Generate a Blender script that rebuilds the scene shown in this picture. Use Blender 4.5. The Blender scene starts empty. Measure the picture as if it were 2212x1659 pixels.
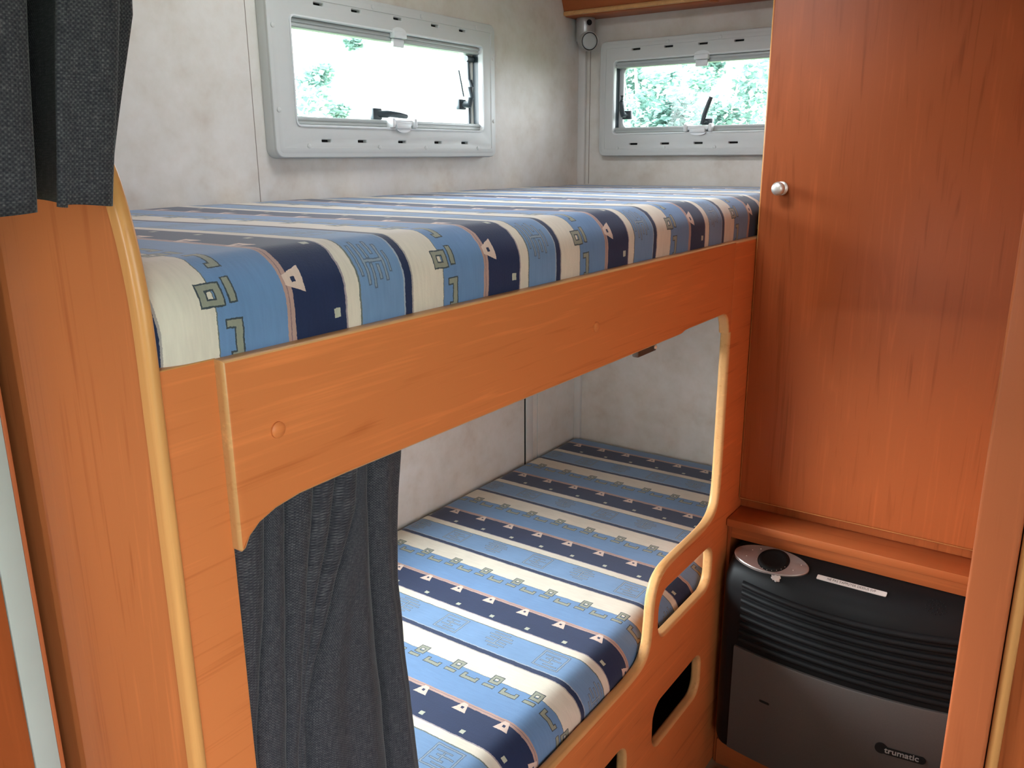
import bpy, bmesh, math, random
from mathutils import Vector, Matrix
random.seed(7)
S = bpy.context.scene
COL = S.collection

# ------------------------------------------------------------------ camera
CAM = Vector((1.32525, -2.25, 1.40))
F, YAW, PITCH, ROLL = 1811.94, 0.610880, 0.264920, -0.006324
fwd = Vector((-math.sin(YAW)*math.cos(PITCH), math.cos(YAW)*math.cos(PITCH), -math.sin(PITCH)))
rt = Vector((math.cos(YAW), math.sin(YAW), 0)); up = rt.cross(fwd)
r2 = rt*math.cos(ROLL) + up*math.sin(ROLL); u2 = r2.cross(fwd)
cd = bpy.data.cameras.new('camera'); cam = bpy.data.objects.new('camera', cd); COL.objects.link(cam)
cd.sensor_width = 36; cd.lens = F/2212*36; cd.clip_start = 0.02; cd.clip_end = 200
cam.matrix_world = Matrix(((r2.x, u2.x, -fwd.x, CAM.x), (r2.y, u2.y, -fwd.y, CAM.y), (r2.z, u2.z, -fwd.z, CAM.z), (0, 0, 0, 1)))
S.camera = cam

# ------------------------------------------------------------------ world and daylight portals
EXPOSURE = 3.10
W = bpy.data.worlds.new('world'); S.world = W; W.use_nodes = True
bg = W.node_tree.nodes['Background']
bg.inputs[0].default_value = (0.93, 0.975, 1.03, 1)
# bright hazy sky, strongest behind and left of the van, aimed to brighten the bunks
_n, _l = W.node_tree.nodes, W.node_tree.links
_tc = _n.new('ShaderNodeTexCoord'); _dp = _n.new('ShaderNodeVectorMath'); _dp.operation = 'DOT_PRODUCT'
_dp.inputs[1].default_value = Vector((-.45, -.88, .10)).normalized(); _l.new(_tc.outputs['Generated'], _dp.inputs[0])
_mr = _n.new('ShaderNodeMapRange'); _mr.interpolation_type = 'SMOOTHSTEP'; _l.new(_dp.outputs['Value'], _mr.inputs[0])
_mr.inputs[1].default_value = .15; _mr.inputs[2].default_value = 1.0; _mr.inputs[3].default_value = 1.45; _mr.inputs[4].default_value = 5.1
_l.new(_mr.outputs[0], bg.inputs[1])
S.view_settings.view_transform = 'Standard'; S.view_settings.look = 'None'
S.view_settings.exposure = EXPOSURE; S.view_settings.gamma = 1; S.view_settings.use_curve_mapping = False
S.cycles.max_bounces = 10; S.cycles.diffuse_bounces = 6; S.cycles.transparent_max_bounces = 12
S.cycles.sample_clamp_indirect = 8; S.cycles.use_denoising = True
S.cycles.caustics_reflective = False; S.cycles.caustics_refractive = False

HATCH = (.33, .67, -1.36, -1.05); ADDED_HATCH_C = (.50, -1.2, 1.98+.035+.03)  # roof hatch out of view, added and sized to brighten the bunk walls
def portal(name, loc, direction, w, h):
    l = bpy.data.lights.new(name, 'AREA'); l.shape = 'RECTANGLE'; l.size = w; l.size_y = h
    o = bpy.data.objects.new(name, l); COL.objects.link(o)
    o.location = loc; o.rotation_euler = Vector(direction).to_track_quat('-Z', 'Y').to_euler()
    l.cycles.is_portal = True
W1 = dict(y0=-1.106, y1=-.518, z0=1.460, z1=1.656)     # left wall window opening
W2 = dict(x0=.127, x1=.649, z0=1.460, z1=1.656)        # back wall window opening
W3 = dict(y0=-1.83, y1=-.92, z0=.68, z1=1.12)          # lower bunk window, left wall
W4 = dict(y0=-3.15, y1=-2.10, z0=.60, z1=1.80)           # right wall window, unseen, added and sized to light the rail
W5 = dict(x0=.38, x1=.58, z0=1.05, z1=1.60)            # rear wall window, unseen, added and placed to light the partition
RX, RY, CZ, TH = 2.15, -3.4, 1.98, .035
portal('daylight_portal', (-TH-.03, -.812, 1.558), (1, 0, 0), .21, .60)
portal('daylight_portal', (.388, TH+.03, 1.558), (0, -1, 0), .54, .21)
portal('daylight_portal', (-TH-.03, -1.375, .88), (1, 0, 0), .46, .93)
portal('daylight_portal', (RX+TH+.03, -2.625, 1.2), (-1, 0, 0), 1.22, 1.07)
portal('daylight_portal', (.48, RY-TH-.03, 1.325), (0, 1, 0), .22, .57)
portal('daylight_portal', ADDED_HATCH_C, (0, 0, -1), .52, .52)

# ------------------------------------------------------------------ materials
class NT:
    def __init__(s, name):
        s.m = bpy.data.materials.new(name); s.m.use_nodes = True
        s.t = s.m.node_tree; s.b = s.t.nodes['Principled BSDF']
    def n(s, typ, **kw):
        x = s.t.nodes.new(typ)
        for k, v in kw.items(): setattr(x, k, v)
        return x
    def put(s, sock, v):
        if hasattr(v, 'is_output') or isinstance(v, bpy.types.NodeSocket): s.t.links.new(v, sock)
        else: sock.default_value = v
    def math(s, op, a, b=0.0, c=None):
        x = s.n('ShaderNodeMath', operation=op); s.put(x.inputs[0], a); s.put(x.inputs[1], b)
        if c is not None: s.put(x.inputs[2], c)
        return x.outputs[0]
    def mix(s, f, a, b, blend='MIX'):
        x = s.n('ShaderNodeMix', data_type='RGBA', blend_type=blend)
        s.put(x.inputs[0], f); s.put(x.inputs[6], a); s.put(x.inputs[7], b)
        return x.outputs[2]
    def noise(s, vec, scale, detail=3, rough=.5, dist=0):
        x = s.n('ShaderNodeTexNoise'); s.put(x.inputs['Vector'], vec)
        x.inputs['Scale'].default_value = scale; x.inputs['Detail'].default_value = detail
        x.inputs['Roughness'].default_value = rough; x.inputs['Distortion'].default_value = dist
        return x.outputs[0]
    def ramp(s, f, stops, interp='LINEAR'):
        x = s.n('ShaderNodeValToRGB'); cr = x.color_ramp; cr.interpolation = interp
        s.put(x.inputs[0], f)
        while len(cr.elements) < len(stops): cr.elements.new(.5)
        for e, (p, c) in zip(cr.elements, stops):
            e.position = p; e.color = (c[0], c[1], c[2], 1) if not isinstance(c, (int, float)) else (c, c, c, 1)
        return x.outputs[0]
    def coords(s, scale=(1, 1, 1), which='Object'):
        tc = s.n('ShaderNodeTexCoord'); mp = s.n('ShaderNodeMapping')
        s.t.links.new(tc.outputs[which], mp.inputs[0]); mp.inputs[3].default_value = scale
        return mp.outputs[0]
    def bump(s, h, strength=.2, dist=.001):
        x = s.n('ShaderNodeBump'); x.inputs['Strength'].default_value = strength
        x.inputs['Distance'].default_value = dist; s.put(x.inputs['Height'], h)
        s.t.links.new(x.outputs[0], s.b.inputs['Normal'])
    def fin(s, col, rough=.5, spec=.5, metal=0, sheen=0):
        s.put(s.b.inputs['Base Color'], col); s.put(s.b.inputs['Roughness'], rough)
        s.b.inputs['Specular IOR Level'].default_value = spec; s.b.inputs['Metallic'].default_value = metal
        if sheen:
            s.b.inputs['Sheen Weight'].default_value = sheen; s.b.inputs['Sheen Roughness'].default_value = .4
        return s.m

def plain(name, c, rough=.5, spec=.5, metal=0, noise=.06, scale=60):
    t = NT(name); co = t.coords()
    f = t.noise(co, scale, 2)
    a = tuple(x*(1-noise) for x in c)+(1,); b = tuple(min(1, x*(1+noise)) for x in c)+(1,)
    return t.fin(t.mix(f, a, b), rough, spec, metal)

def wood(name, axis, base=(.30, .072, .019), dark=(.225, .050, .0125), rough=.42, stretch=22):
    """laminate with fine grain along axis (0 x, 1 y, 2 z) and slow cathedral figure"""
    t = NT(name)
    sc = [stretch*2.2]*3; sc[axis] = 1.6
    c1 = t.coords(tuple(sc))
    sc2 = [9.0]*3; sc2[axis] = .9
    c2 = t.coords(tuple(sc2))
    sc3 = [260.0]*3; sc3[axis] = 7
    c3 = t.coords(tuple(sc3))
    n1 = t.noise(c1, 1.0, 4, .6); n2 = t.noise(c2, 1.0, 3, .5, .6); n3 = t.noise(c3, 1.0, 2, .5)
    rings = t.math('SINE', t.math('MULTIPLY', n2, 70.0))
    k = t.math('ADD', t.math('MULTIPLY', n1, .62), t.math('MULTIPLY', rings, .07))
    k = t.math('ADD', k, t.math('MULTIPLY', n3, .38))
    k = t.math('ADD', k, t.math('MULTIPLY', n2, .22))
    light = tuple(min(1, x*1.22) for x in base)
    col = t.ramp(k, [(.40, dark), (.54, base), (.68, base), (.86, light)])
    t.bump(n3, .05, .0004)
    return t.fin(col, rough, .2)

M = {}
M['wood_z'] = wood('cherry_laminate_vertical', 2)
M['wood_lit_panel'] = wood('cherry_laminate_partition_lit', 2, base=(.47, .145, .046), dark=(.38, .105, .031))  # wardrobe laminate again, lightened in place of light on the partition
M['wood_y'] = wood('cherry_laminate_along_bunk', 1, base=(.59, .178, .054), dark=(.47, .128, .036))
M['wood_x'] = wood('cherry_laminate_across', 0, base=(.37, .10, .030), dark=(.29, .072, .020))
M['wood_red'] = wood('cherry_laminate_smooth', 2, base=(.44, .118, .042), dark=(.40, .104, .036))  # redder tone puts the light on the right post into the colour
M['edge'] = wood('beech_edge_lipping', 2, base=(.58, .27, .090), dark=(.50, .21, .065), rough=.3)
M['edge_y'] = wood('beech_edge_lipping_along', 1, base=(.60, .31, .125), dark=(.52, .25, .09), rough=.3)
M['frame'] = plain('pale_grey_plastic', (.56, .57, .55), .42, .4, noise=.02)
M['frame_light'] = plain('light_plastic', (.70, .72, .72), .35, .5, noise=.02)
M['rail_grey'] = plain('blind_rail_grey', (.42, .45, .44), .35, .5, noise=.03)
M['dark_plastic'] = plain('dark_grey_plastic', (.035, .05, .06), .35, .5)
M['black'] = plain('black_slot', (.008, .008, .008), .7, .2)
M['heater_black'] = plain('heater_black_plastic', (.0065, .0068, .0075), .5, .18)
M['chrome'] = plain('brushed_nickel', (.74, .73, .68), .42, .5, .8)
M['alu'] = plain('aluminium_profile', (.40, .43, .40), .5, .5, 0, .05, 25)
M['white_trim'] = plain('white_plastic_trim', (.62, .60, .57), .45, .4, noise=.03)
M['ceil'] = plain('white_ceiling', (.74, .73, .70), .7, .2)
M['outside_wall'] = plain('white_bodywork', (.7, .7, .7), .5)
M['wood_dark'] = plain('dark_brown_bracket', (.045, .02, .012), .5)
M['lampgrey'] = plain('silver_lamp_paint', (.42, .42, .41), .3, .6, .35)
M['sticker'] = plain('white_sticker', (.62, .58, .54), .6)
M['ink'] = plain('dark_ink', (.06, .05, .05), .7)
M['logo_grey'] = plain('logo_grey', (.28, .28, .27), .4, .5)
M['dial_plate'] = plain('control_plate_grey', (.40, .35, .33), .3, .5, .5)

t = NT('heater_grey_metallic'); co = t.coords()
M['heater_grey'] = t.fin(t.mix(t.noise(co, 900, 1), (.075, .068, .064, 1), (.105, .096, .091, 1)), .5, .3, .25)

def wallmat():
    t = NT('mottled_cream_wallboard'); co = t.coords()
    n1 = t.noise(co, 7, 4, .6, .3); n2 = t.noise(co, 22, 4, .65); n3 = t.noise(co, 240, 1)
    k = t.math('ADD', t.math('MULTIPLY', n1, .6), t.math('MULTIPLY', n2, .4))
    col = t.ramp(k, [(.30, (.57, .50, .43)), (.46, (.655, .61, .55)), (.60, (.71, .675, .63)), (.78, (.64, .575, .51))])
    t.bump(n3, .08, .0005)
    return t.fin(col, .5, .35)
M['wall'] = wallmat()

def floormat():
    t = NT('wood_look_vinyl_floor'); co = t.coords((1, 1, 1))
    n = t.noise(co, 14, 4)
    return t.fin(t.ramp(n, [(.3, (.20, .13, .08)), (.7, (.30, .20, .13))]), .5)
M['floor'] = floormat()
M['seam'] = plain('seam_brown', (.26, .21, .17), .8)
t = NT('beige_carpet_mat'); co = t.coords(); n = t.noise(co, 500, 2)
t.bump(n, .8, .003)
M['mat'] = t.fin(t.ramp(n, [(.3, (.34, .28, .22)), (.7, (.5, .43, .36))]), .95, .1)

def curtainmat():
    t = NT('charcoal_woven_curtain')
    tc = t.n('ShaderNodeTexCoord'); uv = tc.outputs['UV']
    mp = t.n('ShaderNodeMapping'); t.put(mp.inputs[0], uv); mp.inputs[3].default_value = (1, 1, 1); v = mp.outputs[0]
    sep = t.n('ShaderNodeSeparateXYZ'); t.put(sep.inputs[0], v); U, V = sep.outputs[0], sep.outputs[1]
    a = t.math('SINE', t.math('MULTIPLY', U, 2*math.pi/.0030)); b = t.math('SINE', t.math('MULTIPLY', V, 2*math.pi/.0030))
    weave = t.math('MULTIPLY', a, b)
    s1 = t.n('ShaderNodeMapping'); t.put(s1.inputs[0], uv); s1.inputs[3].default_value = (110, 900, 1)
    s2 = t.n('ShaderNodeMapping'); t.put(s2.inputs[0], uv); s2.inputs[3].default_value = (900, 60, 1)
    n1 = t.noise(s1.outputs[0], 1, 2); n2 = t.noise(s2.outputs[0], 1, 2); n3 = t.noise(uv, 1500, 2)
    k = t.math('ADD', t.math('MULTIPLY', n1, .40), t.math('MULTIPLY', n2, .30))
    k = t.math('ADD', k, t.math('MULTIPLY', n3, .25)); k = t.math('ADD', k, t.math('MULTIPLY', weave, .11))
    col = t.ramp(k, [(.32, (.022, .021, .027)), (.5, (.047, .045, .052)), (.70, (.120, .113, .118))])
    t.bump(k, .5, .0006)
    return t.fin(col, .9, .1, 0, .12)
M['curtain'] = curtainmat()

def fabric():
    t = NT('striped_blue_mattress_fabric')
    tc = t.n('ShaderNodeTexCoord'); sep = t.n('ShaderNodeSeparateXYZ'); t.put(sep.inputs[0], tc.outputs['UV'])
    wob = t.n('ShaderNodeMapping'); t.put(wob.inputs[0], tc.outputs['UV'])
    nz = t.noise(wob.outputs[0], 420, 2); nz2 = t.noise(wob.outputs[0], 60, 2)
    jit = t.math('ADD', t.math('MULTIPLY', t.math('SUBTRACT', nz, .5), 1.6), t.math('MULTIPLY', t.math('SUBTRACT', nz2, .5), 3.0))
    u = t.math('ADD', t.math('MULTIPLY', sep.outputs[0], 1000), jit)      # mm
    v = t.math('ADD', t.math('MULTIPLY', sep.outputs[1], 1000), jit)
    um = t.math('FLOORED_MODULO', u, 300.0)
    CR = (.62, .555, .465); A = (.125, .225, .40); B = (.145, .245, .41); N = (.012, .023, .070)
    PK = (.40, .255, .22); ED = (.13, .15, .14); N2 = (.014, .025, .070)
    f = lambda mm: mm/300.0
    base = t.ramp(t.math('DIVIDE', um, 300.0), [(0, CR), (f(49.5), ED), (f(51.5), A), (f(125), PK), (f(128.5), (.22, .14, .15)), (f(130), PK),
        (f(134), N), (f(199), (.30, .25, .27)), (f(201), CR), (f(219), ED), (f(221), B), (f(284), (.3, .34, .40)), (f(286), N2), (f(297.5), (.34, .30, .28))], 'CONSTANT')
    # weave tone variation
    sv = t.n('ShaderNodeMapping'); t.put(sv.inputs[0], tc.outputs['UV']); sv.inputs[3].default_value = (260, 30, 1)
    st = t.noise(sv.outputs[0], 1, 2); big = t.noise(tc.outputs['UV'], 16, 2)
    tone = t.math('ADD', t.math('MULTIPLY', st, .22), t.math('ADD', t.math('MULTIPLY', big, .24), .77))
    def box(uu, vv, u0, u1, v0, v1):
        a = t.math('SUBTRACT', t.math('ABSOLUTE', t.math('SUBTRACT', uu, (u0+u1)/2)), (u1-u0)/2)
        b = t.math('SUBTRACT', t.math('ABSOLUTE', t.math('SUBTRACT', vv, (v0+v1)/2)), (v1-v0)/2)
        return t.math('MAXIMUM', a, b)
    def union(l):
        r = l[0]
        for x in l[1:]: r = t.math('MINIMUM', r, x)
        return r
    v83 = t.math('FLOORED_MODULO', v, 84.0)
    v83b = t.math('FLOORED_MODULO', t.math('ADD', v, 30.0), 84.0)
    ring = t.math('MAXIMUM', box(um, v83, 38, 61, 5, 25), t.math('SUBTRACT', 0.0, box(um, v83, 45, 53.5, 11, 19)))
    gA = union([ring, box(um, v83, 66, 73.5, 0.5, 23), box(um, v83, 68, 76, 38, 72), box(um, v83, 60, 76, 38, 45), box(um, v83, 63, 76, 66, 72)])
    ph = t.math('FLOORED_MODULO', t.math('SUBTRACT', v, 42.0), 230.0)
    ring2 = t.math('MAXIMUM', box(um, ph, 226, 275, 122, 176), t.math('SUBTRACT', 0.0, box(um, ph, 230, 271.5, 126, 172)))
    gB = union([box(um, ph, 226, 229.5, 8, 44), box(um, ph, 234, 238, 2, 54), box(um, ph, 242.5, 246, 8, 26), box(um, ph, 242.5, 246, 32, 58),
                box(um, ph, 251, 255, 4, 22), box(um, ph, 251, 255, 34, 50), box(um, ph, 260, 264, 10, 52), box(um, ph, 268, 271, 20, 44), box(um, ph, 236, 262, 27, 31),
                ring2, box(um, ph, 237, 240, 130, 160), box(um, ph, 246, 249.5, 136, 168), box(um, ph, 256, 259.5, 130, 156), box(um, ph, 264, 267, 140, 168),
                box(um, ph, 240, 258, 145, 148.5)])
    # triangles hanging from the pink line, small square dots near the narrow cream stripe
    hw = t.math('ADD', 5.0, t.math('MULTIPLY', t.math('SUBTRACT', um, 131.0), .42))
    tri = t.math('MAXIMUM', t.math('SUBTRACT', t.math('ABSOLUTE', t.math('SUBTRACT', v83b, 42.0)), hw),
                 t.math('SUBTRACT', t.math('ABSOLUTE', t.math('SUBTRACT', um, 140.0)), 10.5))
    hole = box(um, v83b, 137, 143, 39.5, 45.5)
    dot = box(um, v83, 184, 191.5, 47, 55)
    tri = t.math('MAXIMUM', tri, t.math('SUBTRACT', 0.0, hole))
    def lt(x, th): return t.math('LESS_THAN', x, th)
    col = base
    KH = (.25, .255, .20, 1); DK = (.045, .06, .07, 1); KB = (.22, .27, .32, 1)
    col = t.mix(lt(gA, .9), col, DK); col = t.mix(lt(gA, -.7), col, KH)
    col = t.mix(lt(gB, .5), col, (.09, .13, .19, 1)); col = t.mix(lt(gB, -.8), col, KB)
    col = t.mix(lt(tri, .4), col, (.60, .45, .38, 1))
    col = t.mix(lt(dot, .4), col, (.42, .42, .34, 1))
    comb = t.n('ShaderNodeCombineColor'); 
    for i in range(3): t.put(comb.inputs[i], tone)
    col = t.mix(1.0, col, comb.outputs[0], 'MULTIPLY')
    hgt = t.math('ADD', t.math('MULTIPLY', nz, .5), t.math('MULTIPLY', t.math('MAXIMUM', lt(gA, 0), lt(gB, 0)), .6))
    t.bump(hgt, .35, .0012)
    return t.fin(col, .78, .25, 0, .28)
M['fabric'] = fabric()

t = NT('clear_acrylic_pane')
tr = t.n('ShaderNodeBsdfTransparent'); gl = t.n('ShaderNodeBsdfGlossy'); gl.inputs['Roughness'].default_value = .03
tr.inputs[0].default_value = (.95, .98, .97, 1)
fr = t.n('ShaderNodeFresnel'); fr.inputs[0].default_value = 1.35
mx = t.n('ShaderNodeMixShader'); t.t.links.new(t.math('MULTIPLY', fr.outputs[0], .6), mx.inputs[0]); t.t.links.new(tr.outputs[0], mx.inputs[1]); t.t.links.new(gl.outputs[0], mx.inputs[2])
t.t.links.new(mx.outputs[0], t.t.nodes['Material Output'].inputs[0]); M['glass'] = t.m

def leafmat(name, a, b):
    t = NT(name); oi = t.n('ShaderNodeObjectInfo'); co = t.coords()
    n = t.noise(co, 3.0, 3)
    col = t.ramp(n, [(.35, a), (.65, b)])
    t.fin(col, .5, .3)
    tl = t.n('ShaderNodeBsdfTranslucent'); t.put(tl.inputs[0], col)
    mx = t.n('ShaderNodeMixShader'); mx.inputs[0].default_value = .4
    t.t.links.new(t.b.outputs[0], mx.inputs[1]); t.t.links.new(tl.outputs[0], mx.inputs[2])
    t.t.links.new(mx.outputs[0], t.t.nodes['Material Output'].inputs[0]); return t.m
M['leaf'] = leafmat('pale_green_leaves', (.13, .23, .20), (.38, .55, .48))
M['bark'] = plain('pale_tree_bark', (.55, .54, .50), .9)  # pale colour stands in for branches blown out by the sky's glare
M['grass'] = plain('grass', (.07, .12, .05), .9, .1, 0, .5, 3)

# ------------------------------------------------------------------ mesh helpers
def link(name, me, parent=None, mats=()):
    o = bpy.data.objects.new(name, me); COL.objects.link(o)
    for m in mats: me.materials.append(m)
    if parent is not None: o.parent = parent; o.matrix_parent_inverse = parent.matrix_world.inverted()
    return o
def from_bm(name, bm, mats, parent=None, smooth=True, ang=35):
    me = bpy.data.meshes.new(name); bmesh.ops.recalc_face_normals(bm, faces=bm.faces); bm.to_mesh(me); bm.free()
    if smooth:
        me.polygons.foreach_set('use_smooth', [True]*len(me.polygons))
        me.set_sharp_from_angle(angle=math.radians(ang))
    return link(name, me, parent, mats if isinstance(mats, (list, tuple)) else [mats])
def empty(name, loc, label=None, cat=None, group=None, kind=None, parent=None):
    o = bpy.data.objects.new(name, None); COL.objects.link(o); o.empty_display_size = .05
    o.location = loc; o.matrix_world = Matrix.Translation(loc)
    if parent is not None: o.parent = parent
    tag(o, label, cat, group, kind); return o
def tag(o, label=None, cat=None, group=None, kind=None):
    if label: o['label'] = label
    if cat: o['category'] = cat
    if group: o['group'] = group
    if kind: o['kind'] = kind
    return o
def add_box(bm, x0, x1, y0, y1, z0, z1, bev=0, seg=2, mat=0):
    r = bmesh.ops.create_cube(bm, size=1); vs = r['verts']
    bmesh.ops.scale(bm, vec=(abs(x1-x0), abs(y1-y0), abs(z1-z0)), verts=vs)
    bmesh.ops.translate(bm, vec=((x0+x1)/2, (y0+y1)/2, (z0+z1)/2), verts=vs)
    es = {e for v in vs for e in v.link_edges}
    fs = {f for v in vs for f in v.link_faces}
    for f in fs: f.material_index = mat
    if bev > 0: bmesh.ops.bevel(bm, geom=list(es), offset=bev, segments=seg, profile=.5, affect='EDGES')
def box(name, x0, x1, y0, y1, z0, z1, mat, parent=None, bev=0, seg=2):
    bm = bmesh.new(); add_box(bm, x0, x1, y0, y1, z0, z1, bev, seg); return from_bm(name, bm, mat, parent)
def add_lathe(bm, prof, origin, axis, seg=32, mat=0):
    """prof list of (r, h) along axis"""
    q = Vector((0, 0, 1)).rotation_difference(Vector(axis).normalized()); o = Vector(origin)
    rings = []
    for r, h in prof:
        if r < 1e-6: rings.append([bm.verts.new(o+q@Vector((0, 0, h)))])
        else: rings.append([bm.verts.new(o+q@Vector((r*math.cos(2*math.pi*k/seg), r*math.sin(2*math.pi*k/seg), h))) for k in range(seg)])
    for a, b in zip(rings, rings[1:]):
        for k in range(seg):
            j = (k+1) % seg
            vs = [a[0] if len(a) == 1 else a[k], a[0] if len(a) == 1 else a[j], b[0] if len(b) == 1 else b[j], b[0] if len(b) == 1 else b[k]]
            vs = list(dict.fromkeys(vs))
            if len(vs) > 2:
                try: bm.faces.new(vs).material_index = mat
                except ValueError: pass
def lathe(name, prof, origin, axis, mat, parent=None, seg=32):
    bm = bmesh.new(); add_lathe(bm, prof, origin, axis, seg); return from_bm(name, bm, mat, parent, ang=40)
def add_tube(bm, pts, rad, seg=10):
    pts = [Vector(p) for p in pts]; prev = None; up = Vector((0, 0, 1))
    for i, p in enumerate(pts):
        d = (pts[min(i+1, len(pts)-1)]-pts[max(i-1, 0)]).normalized()
        s = d.cross(up); s = d.cross(Vector((1, 0, 0))) if s.length < .05 else s
        s.normalize(); w = s.cross(d)
        r = rad[i] if isinstance(rad, (list, tuple)) else rad
        ring = [bm.verts.new(p+(s*math.cos(2*math.pi*k/seg)+w*math.sin(2*math.pi*k/seg))*r) for k in range(seg)]
        if prev:
            for k in range(seg): bm.faces.new((prev[k], prev[(k+1) % seg], ring[(k+1) % seg], ring[k]))
        else: bm.faces.new(ring[::-1])
        prev = ring
    bm.faces.new(prev)
def arc(cx, cy, r, a0, a1, n=8):
    return [(cx+r*math.cos(math.radians(a0+(a1-a0)*i/n)), cy+r*math.sin(math.radians(a0+(a1-a0)*i/n))) for i in range(n+1)]
def rrect(x0, x1, y0, y1, r, n=6):
    return arc(x1-r, y1-r, r, 0, 90, n)+arc(x0+r, y1-r, r, 90, 180, n)+arc(x0+r, y0+r, r, 180, 270, n)+arc(x1-r, y0+r, r, 270, 360, n)
def smooth_poly(pts, it=2, keep=()):
    """Chaikin corner cutting on a closed outline; indexes in keep stay sharp"""
    P = [(Vector(p), (i in keep)) for i, p in enumerate(pts)]
    for _ in range(it):
        Q = []
        n = len(P)
        for i in range(n):
            (a, ka), (b, kb) = P[i], P[(i+1) % n]
            if ka: Q.append((a, True))
            if not ka: Q.append((a*.75+b*.25, False))
            if not kb: Q.append((a*.25+b*.75, False))
        P = Q
    return [tuple(p) for p, _ in P]
PL = {'x': lambda f: Matrix(((0, 0, 1, f), (1, 0, 0, 0), (0, 1, 0, 0), (0, 0, 0, 1))),      # outline in (y, z), faces +x
      'y': lambda f: Matrix(((1, 0, 0, 0), (0, 0, -1, f), (0, 1, 0, 0), (0, 0, 0, 1))),     # outline in (x, z), faces -y
      'z': lambda f: Matrix(((1, 0, 0, 0), (0, 1, 0, 0), (0, 0, 1, f), (0, 0, 0, 1)))}
def board(name, outline, axis, front, thick, mats, holes=(), bev=0, parent=None, res=3):
    """a board cut to an outline, front surface at `front`, bevelled rim; mats = [face, edge]"""
    cu = bpy.data.curves.new('tmp', 'CURVE'); cu.dimensions = '2D'; cu.fill_mode = 'BOTH'
    for loop in [outline]+list(holes):
        sp = cu.splines.new('POLY'); sp.points.add(len(loop)-1); sp.use_cyclic_u = True
        for p, (a, b) in zip(sp.points, loop): p.co = (a, b, 0, 1)
    cu.extrude = max(0, thick/2-bev); cu.bevel_depth = bev; cu.bevel_resolution = res; cu.offset = -bev
    ob = bpy.data.objects.new('tmp', cu); COL.objects.link(ob)
    dg = bpy.context.evaluated_depsgraph_get(); me = bpy.data.meshes.new_from_object(ob.evaluated_get(dg))
    bpy.data.objects.remove(ob); bpy.data.curves.remove(cu)
    me.name = name; me.materials.clear()
    sgn = -1 if axis == 'x' or axis == 'z' else 1
    me.transform(Matrix.Translation((0, 0, -thick/2)))
    for p in me.polygons: p.material_index = 1 if (len(mats) > 1 and abs(p.normal.z) < .93) else 0
    me.transform(PL[axis](front))
    bm = bmesh.new(); bm.from_mesh(me); bmesh.ops.remove_doubles(bm, verts=bm.verts, dist=1e-5)
    bmesh.ops.recalc_face_normals(bm, faces=bm.faces)
    bm.to_mesh(me); bm.free()
    me.polygons.foreach_set('use_smooth', [True]*len(me.polygons)); me.set_sharp_from_angle(angle=math.radians(30))
    return link(name, me, parent, mats)
def text_mesh(name, s, size, mat, mw, parent=None, extr=.0003, sx=1.0, shear=0, bold=0):
    cu = bpy.data.curves.new('tmp', 'FONT'); cu.body = s; cu.size = size; cu.extrude = extr; cu.align_x = 'CENTER'; cu.align_y = 'CENTER'
    cu.shear = shear; cu.offset = bold
    ob = bpy.data.objects.new('tmp', cu); COL.objects.link(ob)
    dg = bpy.context.evaluated_depsgraph_get(); me = bpy.data.meshes.new_from_object(ob.evaluated_get(dg))
    bpy.data.objects.remove(ob); bpy.data.curves.remove(cu); me.name = name; me.materials.clear()
    me.transform(Matrix.Diagonal((sx, 1, 1, 1))); me.transform(mw)
    return link(name, me, parent, [mat])

# ------------------------------------------------------------------ room shell
def wall_with_hole(name, axis, a, b, z0, z1, t0, t1, holes, mat):
    """axis 'x': wall plane const x, runs along y a..b ; thickness t0..t1"""
    bm = bmesh.new()
    us = sorted({a, b}|{h[0] for h in holes}|{h[1] for h in holes}); zs = sorted({z0, z1}|{h[2] for h in holes}|{h[3] for h in holes})
    for u0, u1 in zip(us, us[1:]):
        for w0, w1 in zip(zs, zs[1:]):
            cu, cw = (u0+u1)/2, (w0+w1)/2
            if any(h[0] < cu < h[1] and h[2] < cw < h[3] for h in holes): continue
            if axis == 'x': add_box(bm, t0, t1, u0, u1, w0, w1)
            elif axis == 'y': add_box(bm, u0, u1, t0, t1, w0, w1)
            else: add_box(bm, u0, u1, w0, w1, t0, t1)
    bmesh.ops.remove_doubles(bm, verts=bm.verts, dist=1e-5)
    seen = {}
    for f in list(bm.faces):
        k = tuple(round(c, 4) for c in f.calc_center_median())
        seen.setdefault(k, []).append(f)
    bmesh.ops.delete(bm, geom=[f for l in seen.values() if len(l) > 1 for f in l], context='FACES_ONLY')
    return tag(from_bm(name, bm, mat, smooth=False), kind='structure')
wall_with_hole('wall_left', 'x', RY, 0, 0, CZ, -TH, 0, [(W1['y0'], W1['y1'], W1['z0'], W1['z1']), (W3['y0'], W3['y1'], W3['z0'], W3['z1'])], M['wall'])
wall_with_hole('wall_back', 'y', -TH, RX+TH, 0, CZ, 0, TH, [(W2['x0'], W2['x1'], W2['z0'], W2['z1'])], M['wall'])
wall_with_hole('wall_right', 'x', RY, 0, 0, CZ, RX, RX+TH, [(W4['y0'], W4['y1'], W4['z0'], W4['z1'])], M['wall'])
wall_with_hole('wall_rear', 'y', -TH, RX+TH, 0, CZ, RY-TH, RY, [(W5['x0'], W5['x1'], W5['z0'], W5['z1'])], M['wall'])
wall_with_hole('ceiling', 'z', -TH, RX+TH, RY-TH, TH, CZ, CZ+TH, [HATCH], M['ceil'])
wall_with_hole('floor', 'z', -TH, RX+TH, RY-TH, TH, -TH, 0, [], M['floor'])
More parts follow.
